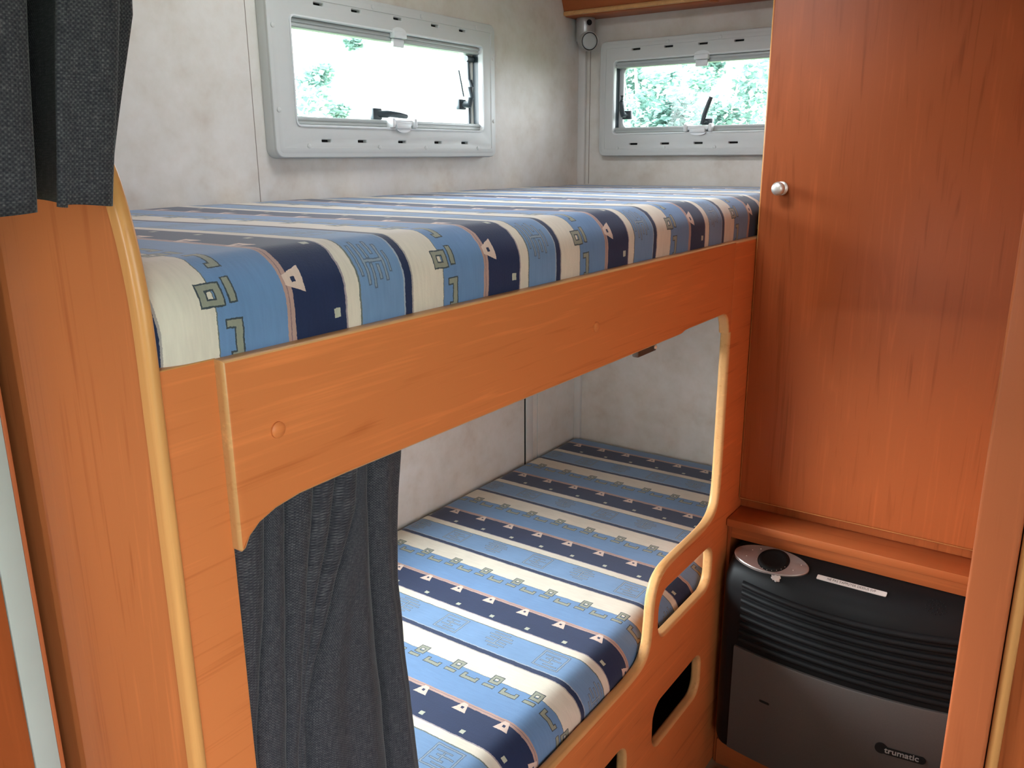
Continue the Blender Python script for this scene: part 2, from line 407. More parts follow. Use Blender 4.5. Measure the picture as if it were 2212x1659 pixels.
# cover strips and seams on the wall boards
def trim(n, *a, mat='white_trim', bev=.002):
    return tag(box('trim_%d' % n, *a, M[mat], bev=bev), kind='structure')
trim(1, 0, .024, -.012, 0, 0, 1.775)                      # corner strip on the back wall
trim(2, 0, .0035, -.289, -.253, .50, 1.095)               # joint strip, lower bunk wall
trim(3, 0, .0012, -.2955, -.2905, .50, 1.095, mat='black', bev=0)
trim(4, 0, .0007, -1.1872, -1.1862, 1.30, CZ, mat='seam', bev=0)
trim(5, 0, .0009, -.2265, -.2250, .50, 1.095, mat='rail_grey', bev=0)
trim(6, .0335, .0350, -.0009, 0, 1.32, 1.775, mat='seam', bev=0)

# ------------------------------------------------------------------ windows
def cassette_window(n, axis, cu, hf, ho, slots, caps, side_sign, partial=False):
    """axis 'x' on the left wall (u=y), 'y' on the back wall (u=x); s = room-side normal"""
    z0, z1, o0, o1 = 1.400, 1.709, 1.460, 1.656
    root = empty('window_%d' % n, (0, cu, z0) if axis == 'x' else (cu, 0, z0), kind='structure')
    sg = 1 if axis == 'x' else -1       # distance into the room -> coordinate
    def fr(d): return sg*d
    def bx(bm, u0, u1, d0, d1, za, zb, bev=0, seg=2, mat=0):
        if axis == 'x': add_box(bm, min(d0, d1), max(d0, d1), u0, u1, za, zb, bev, seg, mat)
        else: add_box(bm, u0, u1, min(-d0, -d1), max(-d0, -d1), za, zb, bev, seg, mat)
    def pt(u, d, z): return Vector((d, u, z)) if axis == 'x' else Vector((u, -d, z))
    # cassette surround: slots cut right through, thick rounded rim
    holes = [rrect(cu-ho, cu+ho, o0, o1, .010)]
    for s in slots:
        for zz in (1.6835, 1.432): holes.append(rrect(cu+s-.0125, cu+s+.0125, zz-.0025, zz+.0025, .0015, 3))
    f = board('frame', rrect(cu-hf, cu+hf, z0, z1, .018), axis, fr(.028), .026, [M['frame'], M['frame']], holes, .0022, root)
    for zz in (1.6835, 1.432):
        for s in slots:
            bm = bmesh.new(); bx(bm, cu+s-.013, cu+s+.0095, .0015, .020, zz-.004, zz+.004)
            from_bm('vent_slot', bm, M['black'], root, smooth=False)
    # outer soft rim
    bm = bmesh.new(); rim = rrect(cu-hf-.001, cu+hf+.001, z0-.001, z1+.001, .019); 
    for prof_i in range(1):
        loops = []
        for off, d in ((0, .0008), (0, .020), (.004, .0262), (.012, .0290), (.0200, .0290), (.0205, .0275)):
            L = rrect(cu-hf-.001+off, cu+hf+.001-off, z0-.001+off, z1+.001-off, max(.019-off, .003))
            loops.append([bm.verts.new(pt(a, d, b)) for a, b in L])
        for a, b in zip(loops, loops[1:]):
            for k in range(len(a)): bm.faces.new((a[k], a[(k+1) % len(a)], b[(k+1) % len(a)], b[k]))
    from_bm('rim', bm, M['frame'], root)
    # lip round the opening
    bm = bmesh.new(); loops = []
    for off, d in ((.0025, .027), (.0022, .0305), (-.0005, .0310), (-.0018, .029), (-.0018, .017)):
        L = rrect(cu-ho-off, cu+ho+off, o0-off, o1+off, .010+off)
        loops.append([bm.verts.new(pt(a, d, b)) for a, b in L])
    for a, b in zip(loops, loops[1:]):
        for k in range(len(a)): bm.faces.new((a[k], a[(k+1) % len(a)], b[(k+1) % len(a)], b[k]))
    from_bm('opening_lip', bm, M['frame_light'], root)
    # blind rails top and bottom, ribbed
    for nm, za, zb in (('blind_rail', o1-.0185, o1-.002), ('blind_rail', o0+.002, o0+.0175)):
        bm = bmesh.new()
        bx(bm, cu-ho+.003, cu+ho-.003, -.004, .020, za, zb, .0012)
        bx(bm, cu-ho+.003, cu+ho-.003, .018, .0222, za+.0085, zb-.0015, .0010)
        bx(bm, cu-ho+.003, cu+ho-.003, .018, .0215, za+.0012, za+.0055, .0010)
        from_bm(nm, bm, M['rail_grey'], root)
    # screw caps
    for (u, z) in caps:
        d = pt(0, 1, 0)-pt(0, 0, 0)
        lathe('screw_cap', [(.0001, 0), (.0048, 0), (.0046, .0012), (.003, .0019), (0, .002)], pt(cu+u, .0283, z), d, M['frame'], root, 18)
    # seal and acrylic pane, hung outside the wall
    bm = bmesh.new(); loops = []
    for off, d in ((.0015, .019), (-.0012, .019), (-.0012, -.006), (.0015, -.006)):
        L = rrect(cu-ho-off, cu+ho+off, o0-off, o1+off, .014)
        loops.append([bm.verts.new(pt(a, d, b)) for a, b in L])
    loops.append(loops[0])
    for a, b in zip(loops, loops[1:]):
        for k in range(len(a)): bm.faces.new((a[k], a[(k+1) % len(a)], b[(k+1) % len(a)], b[k]))
    from_bm('rubber_seal', bm, M['dark_plastic'], root)
    bm = bmesh.new(); bx(bm, cu-ho+.001, cu+ho-.001, -.014, -.010, o0+.001, o1-.001)
    from_bm('pane', bm, M['glass'], root, smooth=False)
    bm = bmesh.new(); loops = []
    for off, d, rr in ((-.0012, -.009, .012), (-.0012, -.004, .012), (-.0025, -.0032, .014), (-.0150, -.0032, .020), (-.0160, -.009, .019)):
        L = rrect(cu-ho-off, cu+ho+off, o0-off, o1+off, rr)
        loops.append([bm.verts.new(pt(a, d, b)) for a, b in L])
    for a, b in zip(loops, loops[1:]):
        for k in range(len(a)): bm.faces.new((a[k], a[(k+1) % len(a)], b[(k+1) % len(a)], b[k]))
    from_bm('pane_border', bm, M['frame_light'], root)
    # centre catches
    def tab(bm, zc, h, d0, d1):
        L = [(cu-.0235+.047*k/14, zc+h*math.sqrt(max(0, 1-(-1+2*k/14)**2))) for k in range(15)]
        a = [bm.verts.new(pt(p, d0, q)) for p, q in L]; b = [bm.verts.new(pt(p, d1, q)) for p, q in L]
        bm.faces.new(b)
        for k in range(15): bm.faces.new((a[k], a[(k+1) % 15], b[(k+1) % 15], b[k]))
    bm = bmesh.new()
    bx(bm, cu-.021, cu+.019, .022, .036, o1-.012, o1+.001, .002)
    bx(bm, cu-.018, cu+.016, .022, .030, o1-.029, o1-.0125, .002)
    tab(bm, o1-.001, .0115, .027, .031)
    from_bm('blind_catch', bm, M['frame_light'], root)
    bm = bmesh.new()
    bx(bm, cu-.030, cu+.030, .020, .036, o0+.006, o0+.018, .003)
    bx(bm, cu-.041, cu-.030, .018, .040, o0+.001, o0+.022, .004)
    bx(bm, cu+.030, cu+.041, .018, .040, o0+.001, o0+.022, .004)
    bx(bm, cu-.024, cu+.022, .028, .038, o0-.001, o0+.012, .003)
    tab(bm, o0+.001, -.0095, .028, .034)
    from_bm('blind_latch', bm, M['frame_light'], root)
    return root, bx, pt
r1, bx1, pt1 = cassette_window(1, 'x', -.812, .350, .297, (-.223, -.123, 0, .123, .223),
    [(-.27, 1.422), (-.073, 1.421), (.078, 1.420), (.274, 1.420), (-.27, 1.697), (-.075, 1.697), (.077, 1.697), (.276, 1.696), (-.338, 1.634), (-.338, 1.487), (.340, 1.632), (.340, 1.485)], 1)
r2w, bx2, pt2 = cassette_window(2, 'y', .388, .306, .261, (-.195, -.098, 0, .098, .195),
    [(-.245, 1.421), (-.100, 1.421), (.047, 1.421), (.2, 1.421), (-.1, 1.696), (.047, 1.696), (.2, 1.696)], 1)
def handle(root, pt, u, z, lever, d0=-.006, name='lock_handle', mat='dark_plastic'):
    """small base block on the pane and a lever; lever = list of (u, d, z) offsets"""
    h = bmesh.new(); p = pt(u, d0, z)
    vs = [pt(u-.014, d0, z-.012), pt(u+.014, d0+.012, z+.012)]
    a = Vector((min(vs[0][i], vs[1][i]) for i in range(3))); b = Vector((max(vs[0][i], vs[1][i]) for i in range(3)))
    add_box(h, a.x, b.x, a.y, b.y, a.z, b.z, .003)
    ho = from_bm('handle_base', h, M[mat], root)
    bm = bmesh.new(); add_tube(bm, [pt(u+q[0], d0+.012+q[1], z+q[2]) for q in lever], [q[3] for q in lever], 12)
    from_bm(name, bm, M[mat], root)
# left-wall window: horizontal lever at the bottom, upright lever plus stay at the far side
handle(r1, pt1, -.862, 1.490, [(0, -.006, 0, .007), (.022, .004, 0, .008), (.030, .006, .001, .007), (.060, .008, -.001, .0065), (.082, .008, -.003, .005)])
handle(r1, pt1, -.565, 1.522, [(0, -.008, 0, .007), (.010, .010, 0, .010), (.012, .014, .016, .0085), (.011, .016, .040, .008), (.010, .016, .056, .005)])
bm = bmesh.new(); add_tube(bm, [pt1(-.538, .003, 1.628), pt1(-.539, .006, 1.560), pt1(-.541, .006, 1.478)], .0038, 10)
add_tube(bm, [pt1(-.547, .003, 1.628), pt1(-.522, .003, 1.628)], .007, 12); from_bm('stay_arm', bm, M['dark_plastic'], r1)
bm = bmesh.new(); add_tube(bm, [pt1(-.574, .002, 1.600), pt1(-.562, .006, 1.540)], .0020, 8); from_bm('stay_spring', bm, M['dark_plastic'], r1)
# back-wall window
handle(r2w, pt2, .158, 1.512, [(0, -.006, 0, .007), (-.006, .010, 0, .008), (-.008, .013, .014, .0078), (-.009, .014, .034, .007), (-.008, .014, .052, .005)])
handle(r2w, pt2, .402, 1.484, [(0, -.006, 0, .008), (-.010, .006, .001, .008), (-.006, .008, .020, .0068), (.004, .010, .046, .0062), (.012, .010, .066, .0055)])

# plain windows out of view, frame and pane: lower bunk, two added for daylight
def simple_window(n, axis, u0, u1, z0, z1, wall, inward):
    root = empty('window_%d' % n, (wall, (u0+u1)/2, z0) if axis == 'x' else ((u0+u1)/2, wall, z0), kind='structure')
    bm = bmesh.new()
    for a0, a1, c0, c1 in ((u0-.04, u0, z0-.04, z1+.04), (u1, u1+.04, z0-.04, z1+.04), (u0, u1, z0-.04, z0), (u0, u1, z1, z1+.04)):
        d0, d1 = sorted((wall, wall+inward*.02))
        if axis == 'x': add_box(bm, d0, d1, a0, a1, c0, c1, .002)
        else: add_box(bm, a0, a1, d0, d1, c0, c1, .002)
    from_bm('frame', bm, M['frame'], root)
    d0, d1 = sorted((wall-inward*.018, wall-inward*.022)); bm = bmesh.new()
    if axis == 'x': add_box(bm, d0, d1, u0, u1, z0, z1)
    else: add_box(bm, u0, u1, d0, d1, z0, z1)
    from_bm('pane', bm, M['glass'], root, smooth=False)
simple_window(3, 'x', W3['y0'], W3['y1'], W3['z0'], W3['z1'], 0, 1)
simple_window(4, 'x', W4['y0'], W4['y1'], W4['z0'], W4['z1'], RX, -1)
simple_window(5, 'y', W5['x0'], W5['x1'], W5['z0'], W5['z1'], RY, 1)

# ------------------------------------------------------------------ bunk bed
bunk = empty('bunk_bed', (.72, -1.2, 0), 'built-in cherry wood bunk bed with curved cut-out guard board and two mattresses', 'bunk bed')
rail = [(-1.832, 1.237), (-1.832, 1.064), (-1.829, 1.061), (-1.825, 1.063), (-1.819, 1.073), (-1.808, 1.0815), (-1.789, 1.0885), (-1.760, 1.0930), (-1.70, 1.0942),
        (-.900, 1.0942), (-.885, 1.0945), (-.872, 1.0975), (-.850, 1.0985), (-.690, 1.0985), (-.676, 1.0950), (-.665, 1.087), (-.658, 1.072), (-.655, 1.055), (-.6415, 1.055), (-.6415, 1.237)]
board('side_rail', rail, 'x', .738, .022, [M['wood_y'], M['edge_y']], bev=.0042, parent=bunk)
board('near_post', [(-1.8865, 0), (-1.8300, 0), (-1.8300, 1.2375), (-1.8865, 1.2375)], 'x', .727, .020, [M['wood_y'], M['edge']], bev=.0015, parent=bunk)
guard = [(-.480, 0), (-.480, 1.2365), (-.6400, 1.2365), (-.6400, 1.055), (-.6400, .90), (-.6405, .760), (-.6430, .705), (-.655, .672), (-.690, .656), (-.750, .652), (-.850, .650),
         (-.905, .646), (-.938, .625), (-.950, .590), (-.953, .540), (-.960, .500), (-.980, .479), (-1.02, .472), (-1.10, .471), (-1.30, .471), (-1.826, .471), (-1.826, 0)]
guard = smooth_poly(guard, 2, keep=(0, 1, 2, 3, 19, 20, 21))
h1 = rrect(-.922, -.664, .500, .597, .034)
h2 = rrect(-.928, -.696, .255, .354, .032)
h3 = rrect(-1.290, -1.045, .250, .347, .032)
board('guard_board', guard, 'x', .735, .022, [M['wood_y'], M['edge_y']], [h1, h2, h3], bev=.0070, parent=bunk, res=4)
box('upper_base', .002, .714, -1.884, -.004, 1.165, 1.2035, M['ceil'], bunk, .002)  # pale colour added to bounce light into the lower bunk
box('lower_base', .002, .705, -1.884, -.004, .382, .4065, M['wood_y'], bunk, .002)
box('storage_box', .002, .380, -1.884, -.004, 0, .382, M['wood_dark'], bunk, .002)  # dark colour stands in for the unlit void behind the holes
for yy, zz in ((-1.781, 1.163), (-1.198, 1.160)):
    lathe('screw_cap', [(.0001, 0), (.0078, 0), (.0076, .0018), (.006, .0030), (.003, .0038), (0, .0040)], (.738, yy, zz), (1, 0, 0), M['wood_y'], bunk, 24)
br = box('angle_bracket', .585, .60, -.775, -.692, 1.011, 1.165, M['wood_dark'], bunk, .003)
br['label'] = 'dark brown steel bracket'
lathe('screw', [(.0001, 0), (.0048, 0), (.004, .002), (0, .0025)], (.60, -.700, 1.020), (1, -.2, 0), M['chrome'], br, 16)

# partition at the near end with rounded beech front edge
part_prof = [(.0, 0), (.738, 0), (.738, 1.262), (.736, 1.300), (.730, 1.340), (.721, 1.374), (.710, 1.400), (.680, 1.448), (.640, 1.505), (.585, 1.56), (.50, 1.62), (.38, 1.67), (.20, 1.70), (.0, 1.70)]
par = empty('partition', (.62, -1.9, 0), 'vertical cherry wood end partition with rounded pale beech edge, left of the bunks', 'partition')
# rear sheet full width and cladding strip in front leaving a deep joint at x .50-.54
box('back_panel', .003, .60, -1.8895, -1.8875, 0, 1.56, M['wood_lit_panel'], par)
clad = [(.534, .0)]+[(p[0]-.010, p[1]) for p in part_prof[1:9]]+[(.534, 1.585)]
board('front_panel', clad, 'y', -1.8990, .0095, [M['wood_lit_panel'], M['edge']], bev=.0004, parent=par)
# bullnose lipping following the curved edge
bm = bmesh.new(); prev = None
prof = [(p[0], p[1]) for p in part_prof[1:10]]; prof[1:1] = [(.738, .4), (.738, .8), (.738, 1.10), (.738, 1.18), (.738, 1.22)]
def catmull(P, n=6):
    out = []
    for i in range(len(P)-1):
        p0, p1, p2, p3 = Vector(P[max(i-1, 0)]), Vector(P[i]), Vector(P[i+1]), Vector(P[min(i+2, len(P)-1)])
        for k in range(n):
            s = k/n; out.append(tuple(.5*((2*p1)+(-p0+p2)*s+(2*p0-5*p1+4*p2-p3)*s*s+(-p0+3*p1-3*p2+p3)*s**3)))
    out.append(tuple(P[-1])); return out
prof = catmull(prof)
for i, (a, b) in enumerate(prof):
    A, B = Vector(prof[max(i-1, 0)]), Vector(prof[min(i+1, len(prof)-1)])
    d = (B-A).normalized(); nrm = Vector((d.y, -d.x))
    ring = []
    for k in range(13):
        an = math.pi*k/12; off = -.0065+.0085*math.sin(an)**.75 if 0 < k < 12 else -.0115
        yy = -1.8937-.0063*math.cos(an)
        ring.append(bm.verts.new((a+nrm.x*off, yy, b+nrm.y*off)))
    if prev:
        for k in range(12): bm.faces.new((prev[k], prev[k+1], ring[k+1], ring[k]))
        bm.faces.new((prev[12], prev[0], ring[0], ring[12]))
    prev = ring
lip = from_bm('edge_lipping', bm, M['edge'], par); lip['label'] = 'pale rounded beech edge strip'

# ------------------------------------------------------------------ mattresses
def mattress(name, x0, x1, y0, y1, z0, z1, r, ufun, v0, label, rl, amp):
    """profile arc around x-z, extruded along y; UV u from y, v = arc length from the wall edge"""
    bm = bmesh.new(); uvl = bm.loops.layers.uv.new('UVMap')
    rb = .022
    pr = []
    def add(p): pr.append(p)
    for k in range(7): a = math.pi*(1.0-.5*k/6); pr.append((x0+rl+rl*math.cos(a), z1-rl+rl*math.sin(a)))
    nt = 34
    for k in range(1, nt): pr.append((x0+rl+(x1-r-x0-rl)*k/nt, z1))
    for k in range(13): a = math.pi/2*(1-k/12); pr.append((x1-r+r*math.cos(a), z1-r+r*math.sin(a)))
    for k in range(1, 5): pr.append((x1, z1-r+(z0+rb-(z1-r))*k/5))
    for k in range(7): a = -math.pi/2*k/6; pr.append((x1-rb+rb*math.cos(a), z0+rb+rb*math.sin(a)))
    pr.append((x0+.01, z0)); pr.append((x0, z0+.01))
    s = [0]
    for a, b in zip(pr, pr[1:]): s.append(s[-1]+math.hypot(b[0]-a[0], b[1]-a[1]))
    ys = []
    R = .038
    for k in range(9): ys.append((y0+R-R*math.cos(math.pi/2*k/8), 1-math.sin(math.pi/2*k/8)))
    n = int((y1-y0-2*R)/.012)
    for k in range(1, n): ys.append((y0+R+(y1-y0-2*R)*k/n, 0))
    for k in range(9): ys.append((y1-R+R*math.sin(math.pi/2*k/8), 1-math.cos(math.pi/2*k/8)))
    cx, cz = (x0+x1)/2, (z0+z1)/2; rows = []
    for (y, q) in ys:
        row = []
        for i, (x, z) in enumerate(pr):
            xx = x+(cx-x)*0
            dz = -R*.85*q if z > cz else 0
            dx = -R*.6*q*(1 if x > x1-r else 0)
            w = amp*(math.sin(y*9.1+x*5)*.5+math.sin(y*23+x*11+1.3)*.25+math.sin(y*4.1-x*8)*.5)
            bulge = .003*math.sin((z-z0)/(z1-z0)*math.pi) if x > x1-.02 else 0
            zz = z+dz+(w if z > z1-.012 else 0)
            xo = xx+dx+bulge+(amp*.8*math.sin(y*13+z*20) if x > x1-.02 else 0)
            row.append(bm.verts.new((xo, y, zz)))
        rows.append(row)
    yarc = [0]
    for k in range(1, len(ys)): yarc.append(yarc[-1]+math.hypot(ys[k][0]-ys[k-1][0], R*.85*(ys[k][1]-ys[k-1][1])))
    off = ys[len(ys)//2][0]-yarc[len(ys)//2]
    for i in range(len(rows)-1):
        for k in range(len(pr)-1):
            f = bm.faces.new((rows[i][k], rows[i][k+1], rows[i+1][k+1], rows[i+1][k]))
            for lp, (ii, kk) in zip(f.loops, ((i, k), (i, k+1), (i+1, k+1), (i+1, k))):
                lp[uvl].uv = (ufun(yarc[ii]+off), s[kk]+v0)
    for row in (rows[0], rows[-1]):
        f = bm.faces.new(row)
        for lp in f.loops: lp[uvl].uv = (ufun(lp.vert.co.y)+lp.vert.co.z*.2, lp.vert.co.x)
    for i in range(len(rows)-1): bm.faces.new((rows[i][-1], rows[i][0], rows[i+1][0], rows[i+1][-1]))
    o = from_bm(name, bm, M['fabric'], ang=70)
    return tag(o, label, 'mattress')
mattress('mattress', .004, .722, -1.8855, -.006, 1.2045, 1.3195, .046, lambda y: y+1.875, .037, 'blue and cream striped mattress on the upper bunk, below the windows', .012, .0014)
mattress('mattress', .004, .708, -1.8855, -.006, .4075, .524, .055, lambda y: (-.252-y)/.308*.300, .020, 'blue and cream striped mattress on the lower bunk, behind the curved guard board', .026, .0016)

# ------------------------------------------------------------------ curtains
def sheet(name, rows, label, cat, vscale=None):
    """rows: list of rows of 3D points (top to bottom); thin cloth with thickness"""
    bm = bmesh.new(); uvl = bm.loops.layers.uv.new('UVMap')
    n = len(rows[0]); vv = [[bm.verts.new(p) for p in r] for r in rows]
    mid = rows[len(rows)//2]; s = [0]
    for a, b in zip(mid, mid[1:]): s.append(s[-1]+(Vector(b)-Vector(a)).length)
    for i in range(len(rows)-1):
        for k in range(n-1):
            f = bm.faces.new((vv[i][k], vv[i+1][k], vv[i+1][k+1], vv[i][k+1]))
            for lp, (ii, kk) in zip(f.loops, ((i, k), (i+1, k), (i+1, k+1), (i, k+1))): lp[uvl].uv = (s[kk], rows[ii][kk][2])
    me = bpy.data.meshes.new(name); bm.to_mesh(me); bm.free(); me.polygons.foreach_set('use_smooth', [True]*len(me.polygons))
    o = link(name, me, None, [M['curtain']])
    md = o.modifiers.new('cloth', 'SOLIDIFY'); md.thickness = .0016; md.offset = 0
    return tag(o, label, cat) if label else o
# lower curtain: fold valleys traced from the cloth (y at given heights)
ZT, ZB = 1.148, .530
VY = [[(1.16, -1.815), (1.043, -1.812), (.804, -1.816), (.53, -1.818)],
      [(1.16, -1.768), (1.069, -1.771), (1.012, -1.776), (.96, -1.783), (.836, -1.803), (.53, -1.811)],
      [(1.16, -1.741), (1.072, -1.745), (1.0, -1.751), (.926, -1.758), (.79, -1.770), (.53, -1.782)],
      [(1.16, -1.700), (1.076, -1.707), (.999, -1.720), (.934, -1.730), (.779, -1.753), (.53, -1.768)],
      [(1.16, -1.667), (1.074, -1.676), (1.006, -1.694), (.946, -1.714), (.872, -1.733), (.78, -1.748), (.53, -1.7600)],
      [(1.16, -1.630), (1.033, -1.650), (.97, -1.680), (.926, -1.698), (.872, -1.723), (.809, -1.741), (.53, -1.7535)],
      [(1.16, -1.619), (1.077, -1.627), (.985, -1.634), (.904, -1.630), (.773, -1.620), (.53, -1.612)],
      [(1.16, -1.568), (1.077, -1.574), (.98, -1.587), (.917, -1.589), (.821, -1.583), (.636, -1.566), (.53, -1.556)]]
def interp(T, z):
    T = sorted(T)
    if z <= T[0][0]: return T[0][1]
    for a, b in zip(T, T[1:]):
        if z <= b[0]:
            s = (z-a[0])/(b[0]-a[0]); return a[1]+(b[1]-a[1])*s
    return T[-1][1]
rows = []
NZ = 90
for i in range(NZ+1):
    z = ZT+(ZB-ZT)*i/NZ; ys = [interp(v, z) for v in VY]
    for j in range(1, len(ys)): ys[j] = max(ys[j], ys[j-1]+.0015)
    row = []
    for j in range(len(ys)-1):
        w = ys[j+1]-ys[j]; last = (j == len(ys)-2)
        dep = min(.015, .38*w); cut = min(.024, .7*w)
        for sv in (0, .025, .055, .09, .14, .22, .32, .42, .5, .58, .68, .78, .86, .91, .945, .975):
            e = min(sv if j > 0 else 1, 1-sv if not last else 1)
            x = .6905+dep*math.sin(math.pi*sv)**.6-cut*max(0, 1-e/.06)**1.0+.0005*math.sin(z*60+j)
            if j == 5: x += .0065*min(1, max(0, w-.03)/.08)*math.sin(2*math.pi*(sv*1.9+.1+.25*math.sin(z*6)))*math.sin(math.pi*sv)
            if j == 6: x += .003*math.sin(2*math.pi*sv*1.5+z*5)*math.sin(math.pi*sv)
            row.append((x, ys[j]+w*sv, z))
    row.append((.6935, ys[-1], z)); row.append((.6890, ys[-1]-.005, z))
    rows.append(row)
lc = sheet('curtain', rows, 'dark grey woven curtain gathered at the near end of the lower bunk', 'curtain')
# curtain upper: pleats in plan, hung at the bunk front
def lerp(a, b, s): return a+(b-a)*s
top = [(.790, -2.30), (.800, -2.20), (.800, -2.10), (.803, -2.02), (.801, -1.984), (.788, -1.979), (.72, -1.967), (.695, -1.947), (.705, -1.932), (.76, -1.940), (.788, -1.952), (.801, -1.962), (.803, -1.948), (.803, -1.932), (.798, -1.924), (.778, -1.921), (.752, -1.925), (.742, -1.918), (.744, -1.900), (.742, -1.880)]
bot = [(.790, -2.32), (.800, -2.22), (.800, -2.12), (.802, -2.04), (.801, -1.999), (.788, -1.994), (.72, -1.984), (.695, -1.965), (.705, -1.948), (.76, -1.958), (.788, -1.970), (.801, -1.982), (.803, -1.970), (.803, -1.952), (.797, -1.944), (.778, -1.940), (.764, -1.942), (.755, -1.938), (.752, -1.928), (.749, -1.918)]
top = catmull(top, 5); bot = catmull(bot, 5)
rows = []
Z0, Z1 = 1.372, 1.95
for i in range(61):
    z = Z1+(Z0-Z1)*i/60; s = max(0, min(1, (1.50-z)/(1.50-Z0)))
    row = []
    for k, ((a, b), (c, d)) in enumerate(zip(top, bot)):
        hem = .0012*math.sin(k*.35)*(i/60)**8
        row.append((lerp(a, c, s)+.0015*math.sin(z*30+k*.2), lerp(b, d, s), z+hem+(-.0035 if k < 30 else 0)*(i/60)**6))
    rows.append(row)
uc = sheet('curtain', rows, 'dark grey woven curtain hanging above the partition at upper left', 'curtain')
rod = tag(box('curtain_rail', .755, .785, -2.34, -.53, 1.952, CZ, M['frame'], None, .002), 'pale curtain track on the ceiling above the upper bunk edge', 'curtain rail')

# ------------------------------------------------------------------ wardrobe
wr = empty('wardrobe', (1.0, -.3, 0), 'tall cherry wood wardrobe with one door, right of the bunks above the heater', 'wardrobe')
WX1 = 1.255
bm = bmesh.new()
add_box(bm, .7353, WX1, -.505, -.038, .632, 1.976)
from_bm('body', bm, M['wood_z'], wr)
board('door', rrect(.7358, WX1-.004, .655, 1.974, .004, 2), 'y', -.525, .020, [M['wood_z'], M['edge']], bev=.0055, parent=wr)
dr = wr.children[-1]
kb = lathe('knob', [(.0001, 0), (.0125, 0), (.0135, .001), (.0135, .004), (.0115, .0055), (.0065, .007), (.006, .012), (.0085, .016), (.0128, .0205), (.0135, .0245), (.0120, .0285), (.0085, .0308), (.004, .032), (0, .0322)], (.781, -.525, 1.335), (0, -1, 0), M['chrome'], dr, 36)
kb['label'] = 'round brushed metal knob'
bm = bmesh.new(); add_box(bm, .7365, WX1, -.5925, -.500, .614, .632, .0022)
from_bm('ledge', bm, M['wood_x'], wr)
# surround of the heater recess: header, left stile strip, plinth
bm = bmesh.new(); add_box(bm, .7365, WX1, -.578, -.560, .5835, .613, .0008); from_bm('header', bm, M['wood_x'], wr)
bm = bmesh.new(); add_box(bm, .7365, .7440, -.580, -.10, .0, .613, .0008); from_bm('stile', bm, M['wood_z'], wr)
bm = bmesh.new(); add_box(bm, .745, WX1, -.585, -.560, .0, .066, .0008); from_bm('plinth', bm, M['wood_x'], wr)
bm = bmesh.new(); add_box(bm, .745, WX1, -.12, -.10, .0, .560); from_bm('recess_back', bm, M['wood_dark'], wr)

# ------------------------------------------------------------------ heater
ht = empty('heater', (.98, -.55, .07), 'dark grey and black gas space heater under the wardrobe', 'heater')
HX0, HX1 = .7560, 1.2400; HC, HW = (HX0+HX1)/2, (HX1-HX0)/2
def bow(x): q = (x-HC)/HW; return .028*(1-q*q)
def loft(name, xs, profile, mat, parent, close=True, xr=None):
    """profile(x) -> list of (y, z); swept across x"""
    bm = bmesh.new(); prev = None
    for x in xs:
        ring = [bm.verts.new((x, y, z)) for y, z in profile(x)]
        if prev:
            m = len(ring)
            for k in range(m if close else m-1): bm.faces.new((prev[k], prev[(k+1) % m], ring[(k+1) % m], ring[k]))
        else:
            if close: bm.faces.new(ring[::-1])
        prev = ring
    if close: bm.faces.new(prev)
    return from_bm(name, bm, mat, parent, ang=50)
def corner(x, r=.022):          # rounds the left and right ends in plan
    e = min(x-HX0, HX1-x); return 0 if e >= r else r-math.sqrt(max(0, r*r-(r-e)**2))
def zcor(x, r=.030):
    e = min(x-HX0, HX1-x); return 0 if e >= r else r-math.sqrt(max(0, r*r-(r-e)**2))
def xr(a, b, n, ends=True):
    L = [a+(b-a)*i/n for i in range(n+1)]
    if ends: L = [a+.0005, a+.002, a+.005, a+.009, a+.014, a+.020]+[x for x in L if a+.022 < x < b-.022]+[b-.020, b-.014, b-.009, b-.005, b-.002, b-.0005]
    return L
def casing(x):
    f = -.645-bow(x)+corner(x); zc = zcor(x)
    return [(-.20, .110+zc), (f+.004, .110+zc), (f, .116+zc), (f, .36), (f, .505), (f+.002, .522), (f+.008, .540-zc*.5), (f+.016, .556-zc*.8), (-.580, .582-zc), (-.45, .583-zc), (-.20, .580-zc)]
loft('casing', xr(HX0, HX1, 40), casing, M['heater_black'], ht)
# grey lower front plate
FX0, FX1 = .7950, 1.236
def front(x):
    f = -.6465-bow(x); t_ = .3735-.002*(1-((x-HC)/HW)**2)
    return [(f+.004, .1165), (f-.0045, .1165), (f-.0060, .119), (f-.0060, t_-.003), (f-.0045, t_), (f+.004, t_)]
fp = loft('front_plate', xr(FX0, FX1, 36, False), front, M['heater_grey'], ht)
fp['label'] = 'metallic grey lower front panel'
# louvres, sagging curves
nl = 8
for i in range(nl):
    zc0 = .390+i*.0195
    def lou(x, zc0=zc0, i=i):
        f = -.6455-bow(x); q = (x-HC)/HW; z = zc0-(.014*(1-q*q))*(i/(nl-1))
        return [(f+.003, z-.0075), (f-.0035, z-.0050), (f-.0060, z-.0012), (f-.0050, z+.0030), (f-.0015, z+.0060), (f+.003, z+.0072)]
    loft('louvre', xr(.803, 1.215, 30, False), lou, M['heater_black'], ht)
